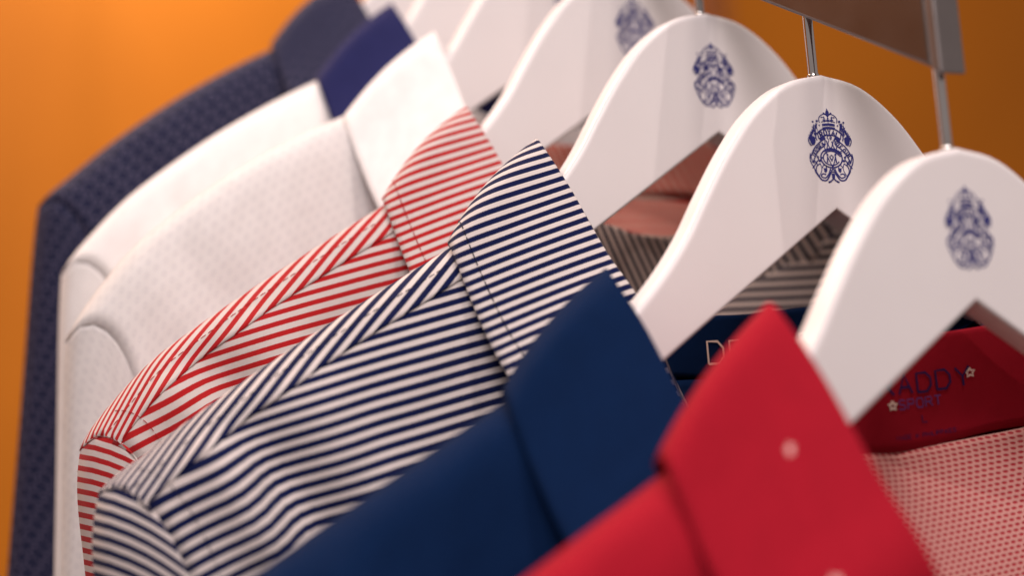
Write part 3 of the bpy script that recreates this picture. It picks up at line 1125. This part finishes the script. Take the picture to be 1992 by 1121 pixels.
def inner_print(name, root, grid, text, u0, v0, pitch, size, stroke, mat, du=0.0):
    """letters printed on the inside of the collar: u in cm along the fold from the middle of the back
    (positive to the right of the picture), v in cm down from the fold"""
    G, nin = grid
    mid = G.shape[0] // 2
    mline = G[:, nin // 2]
    L = np.concatenate([[0], np.cumsum(np.sqrt((np.diff(mline, axis=0) ** 2).sum(1)))])
    L = L - L[mid]

    def at(u, v):
        fi = np.interp(u, L, np.arange(len(L)))
        i = int(min(max(fi, 0), len(L) - 2))
        t = fi - i
        col = G[i] * (1 - t) + G[i + 1] * t
        c = col[:nin + 3][::-1]
        l = np.concatenate([[0], np.cumsum(np.sqrt((np.diff(c, axis=0) ** 2).sum(1)))])
        return np.array([np.interp(v, l, c[:, k]) for k in range(3)])

    K = Ink()
    x = u0
    for ch in text:
        w = GLYPH_W.get(ch, 1.0)
        K.letters(ch, lambda t: (x, -v0 - du * (x - u0), 0.0), size, stroke, 1.5)
        x += pitch * (w if ch != ' ' else .7)
    V = []
    for (a, b, d) in K.V:
        p = at(a, -b)
        n = np.cross(at(a + .1, -b) - p, at(a, -b + .1) - p)
        n /= np.linalg.norm(n) + 1e-9
        if n[1] > 0:
            n = -n
        V.append(p + n * (0.075 - d * .3))
    o = mesh_obj(name, V, K.F, mat, root, np.zeros((len(V), 2)), smooth=False)
    return o


def build_placket(gp, mat, root):
    V = []
    zs = np.linspace(-19.2, -33, 14)
    G = np.zeros((5, len(zs), 3))
    for i, x in enumerate(np.linspace(-1.5, 1.5, 5)):
        for j, z in enumerate(zs):
            G[i, j] = (x, -3.35 - 0.06 * math.sin(j), z)
    st = gp.get('st')
    S = (G[..., 2]) if st else None
    cloth_grid("placket", G, mat, root, S, flip=False, thick=0.1)
    for z in (-21.5, -26.0, -30.5):
        prof = [(0.001, -.16), (.22, -.15), (.42, -.16), (.5, -.22), (.56, -.16), (.57, -.05), (.5, 0), (.001, 0)]
        V, F = [], []
        n = 16
        for r, d in prof:
            for k in range(n):
                an = 2 * math.pi * k / n
                V.append((r * math.cos(an), -3.50 + d, z + r * math.sin(an)))
        for i in range(len(prof) - 1):
            for k in range(n):
                F.append((i * n + k, i * n + (k + 1) % n, (i + 1) * n + (k + 1) % n, (i + 1) * n + k))
        mesh_obj("button", V, F, M['button'], root, np.zeros((len(V), 2)))


def anchor_print(root, part, point, sx=3.45, sy=4.6):
    """slide the cloth coordinates so that a flower of the print sits at the given point"""
    for o in root.children:
        if o.name.split('.')[0] != part:
            continue
        me = o.data
        co = np.array([v.co for v in me.vertices]) / CM
        i = int(np.argmin(((co - np.array(point)) ** 2).sum(1)))
        lay = me.uv_layers[0]
        uv = np.zeros(len(me.loops) * 2, dtype=np.float32)
        lay.data.foreach_get("uv", uv)
        uv = uv.reshape(-1, 2)
        li = np.zeros(len(me.loops), dtype=np.int32)
        me.loops.foreach_get("vertex_index", li)
        at = uv[np.nonzero(li == i)[0][0]]
        uv += np.array([40.5 * sx, 40.5 * sy], dtype=np.float32) - at
        lay.data.foreach_set("uv", uv.ravel())


def build_garment(i, name, label, cat, mats, gp):
    off = OFF[i]
    dx, dy, dz = gp.get('d', (0, 0, 0))
    root = empty(name, (dx, off + dy, off * RS + dz), label, cat, gp.get('group'))
    body = mats['body']
    lin = [mats['lining']] if 'lining' in mats else None
    inn = 1 if lin else 0
    for s in (-1, 1):
        build_front(s, gp, body, root)
        if not gp.get('no_yoke'):
            build_yoke(s, gp, mats.get('yoke', body), root, mats['thread'])
        build_sleeve(s, gp, body, root, gp.get('long', False))
        if gp.get('st'):
            ap = np.linspace(0.5, 16, 60)
            pts = shoulder_point(arm_q(ap) - 0.7, ap, s, gp) + np.array([0, -0.06, 0.03])
            dash_line(s, "stitching", pts, root, mats['thread'], (0, -1, .3), gp, lift=0.03, w=0.03)
    build_back(gp, body, root, lin, inn)
    grid = build_collar(gp, mats.get('collar', body), root, mats['thread'] if gp.get('collar_stitch', True) else None, mats.get('inside'))
    build_placket(gp, body, root)
    for pr in gp.get('prints', ()):
        inner_print(pr[0], root, grid, *pr[1:])
    return root


ST_BLUE = dict(fa=0.22, fk=0.02, ya=0.8, yz=-.6, ca=-0.21, cb=0.4, ia=1.0, iz=.45)
ST_RED = dict(ST_BLUE)
POLO = "polo shirts on the slanted rail"
garments = {}
garments[1] = build_garment(1, "polo_shirt", "red polo shirt with tiny pale flower print, nearest to the viewer", "polo shirt",
                            dict(body=M['red'], lining=M['red_lining'], thread=M['thread_red']), dict(ph=.4, group=POLO, no_yoke=True, prints=[('flower_print', '*', 3.3, 1.42, 1, .32, .07, M['print_pale'], 0.0), ('flower_print', '*', .02, 2.15, 1, .3, .09, M['print_pale'], 0.0), ('brand_print', 'DRADDY', -.95, 1.5, .79, .62, .085, M['print_navy'], 0.0), ('sport_print', 'SPORT', .42, 2.15, .37, .3, .045, M['print_violet'], 0.0), ('size_print', 'L', 1.29, 2.68, .4, .24, .04, M['print_navy'], 0.0), ('care_print', 'MADE IN PHILIPPINES', .1, 3.2, .16, .13, .025, M['print_navy'], 0.0)], collar_stitch=False, fold_d={9: (0, 0, 2.6), 8: (0, 0, 1.9), 7: (0, 0, 1.0), 6: (.35, 0, .5), 5: (.3, 0, .6), 4: (.3, 0, .5), 3: (.3, 0, .2), 2: (.2, 0, 0)}, edge_d={5: (0, 0, .35), 4: (0, 0, .2)}, seam_d={9: (0, 0, 1.4), 8: (0, 0, 1.3), 7: (0, 0, .6)}))
anchor_print(garments[1], "collar", (-8.9, -1.59, -8.35))
anchor_print(garments[1], "front_panel", (-14.05, -1.0, -11.4))
garments[2] = build_garment(2, "polo_shirt", "plain dark navy polo shirt between the red polo and the navy striped polo", "polo shirt",
                            dict(body=M['navy'], thread=M['thread_navy']), dict(ph=1.3, group=POLO, no_yoke=True, prints=[('brand_print', 'DRADDY', -1.15, 1.3, 1.02, .8, .085, M['print_pale'], 0.0)], d=(-1.5, 0, -1.4), collar_stitch=False, fold_d={9: (0, 0, 1.7), 8: (0, 0, 1.0), 7: (0, 0, .15), 6: (.15, 0, -.05), 5: (.15, 0, -.1), 4: (.1, 0, 0)}, seam_d={9: (0, 0, 1.9), 8: (0, 0, 1.7), 7: (0, 0, .7)}))
garments[3] = build_garment(3, "polo_shirt", "navy and white striped polo shirt with stitched collar, in sharp focus", "polo shirt",
                            dict(body=M['blue_stripe'], lining=M['blue_inside'], inside=M['blue_inside'], thread=M['thread_dark']), dict(ph=2.2, group=POLO, st=ST_BLUE))
garments[4] = build_garment(4, "polo_shirt", "red and white striped polo shirt behind the navy striped one", "polo shirt",
                            dict(body=M['red_stripe'], lining=M['red_inside'], inside=M['red_inside'], thread=M['thread_red']), dict(ph=3.1, group=POLO, st=ST_RED, thin=.8, droop=.09, d=(-.2, 0, -.9), k=.96, splay=-.03, fold_d={9: (0, 0, 2.4), 8: (0, 0, 1.7), 7: (0, 0, .6)}, seam_d={9: (0, 0, 2.6), 8: (0, 0, 2.2), 7: (0, 0, .8)}))
garments[5] = build_garment(5, "polo_shirt", "white polo shirt with faint grey ring print and white collar", "polo shirt",
                            dict(body=M['white_ring'], collar=M['white'], thread=M['thread_white']), dict(d=(.3, 0, .15), fold_d={4: (.3, 0, .1), 5: (.6, 0, .2), 6: (.6, 0, .2), 7: (.3, 0, .1)}, ph=4.0, group=POLO, collar_stitch=False, splay=.045, k=.96, hump=.8, droop=.1, no_yoke=True, thin=.6, cap=.12, turn=2.5, fold=.08, drag=.12, wr=.35))
garments[6] = build_garment(6, "polo_shirt", "plain white polo shirt with contrasting dark navy collar", "polo shirt",
                            dict(body=M['white'], collar=M['navy_collar'], thread=M['thread_white']), dict(ph=5.2, group=POLO, collar_stitch=False, d=(.8, 0, .25), splay=.05, k=.95, hump=.5, droop=.06, no_yoke=True, thin=.6, cap=.12, turn=2.5, fold=.08, drag=.12, wr=.35))
garments[7] = build_garment(7, "jacket", "long-sleeved navy honeycomb-patterned jacket at the far end of the rail", "jacket",
                            dict(body=M['jacket'], thread=M['thread_navy']), dict(ph=.9, collar_stitch=False, d=(.2, 0, .2), long=True, splay=.12, k=.92, hump=.4, rise=.02, no_yoke=True, thin=.6, cap=.12, turn=2.5, fold=.08, drag=.12, wr=.35))
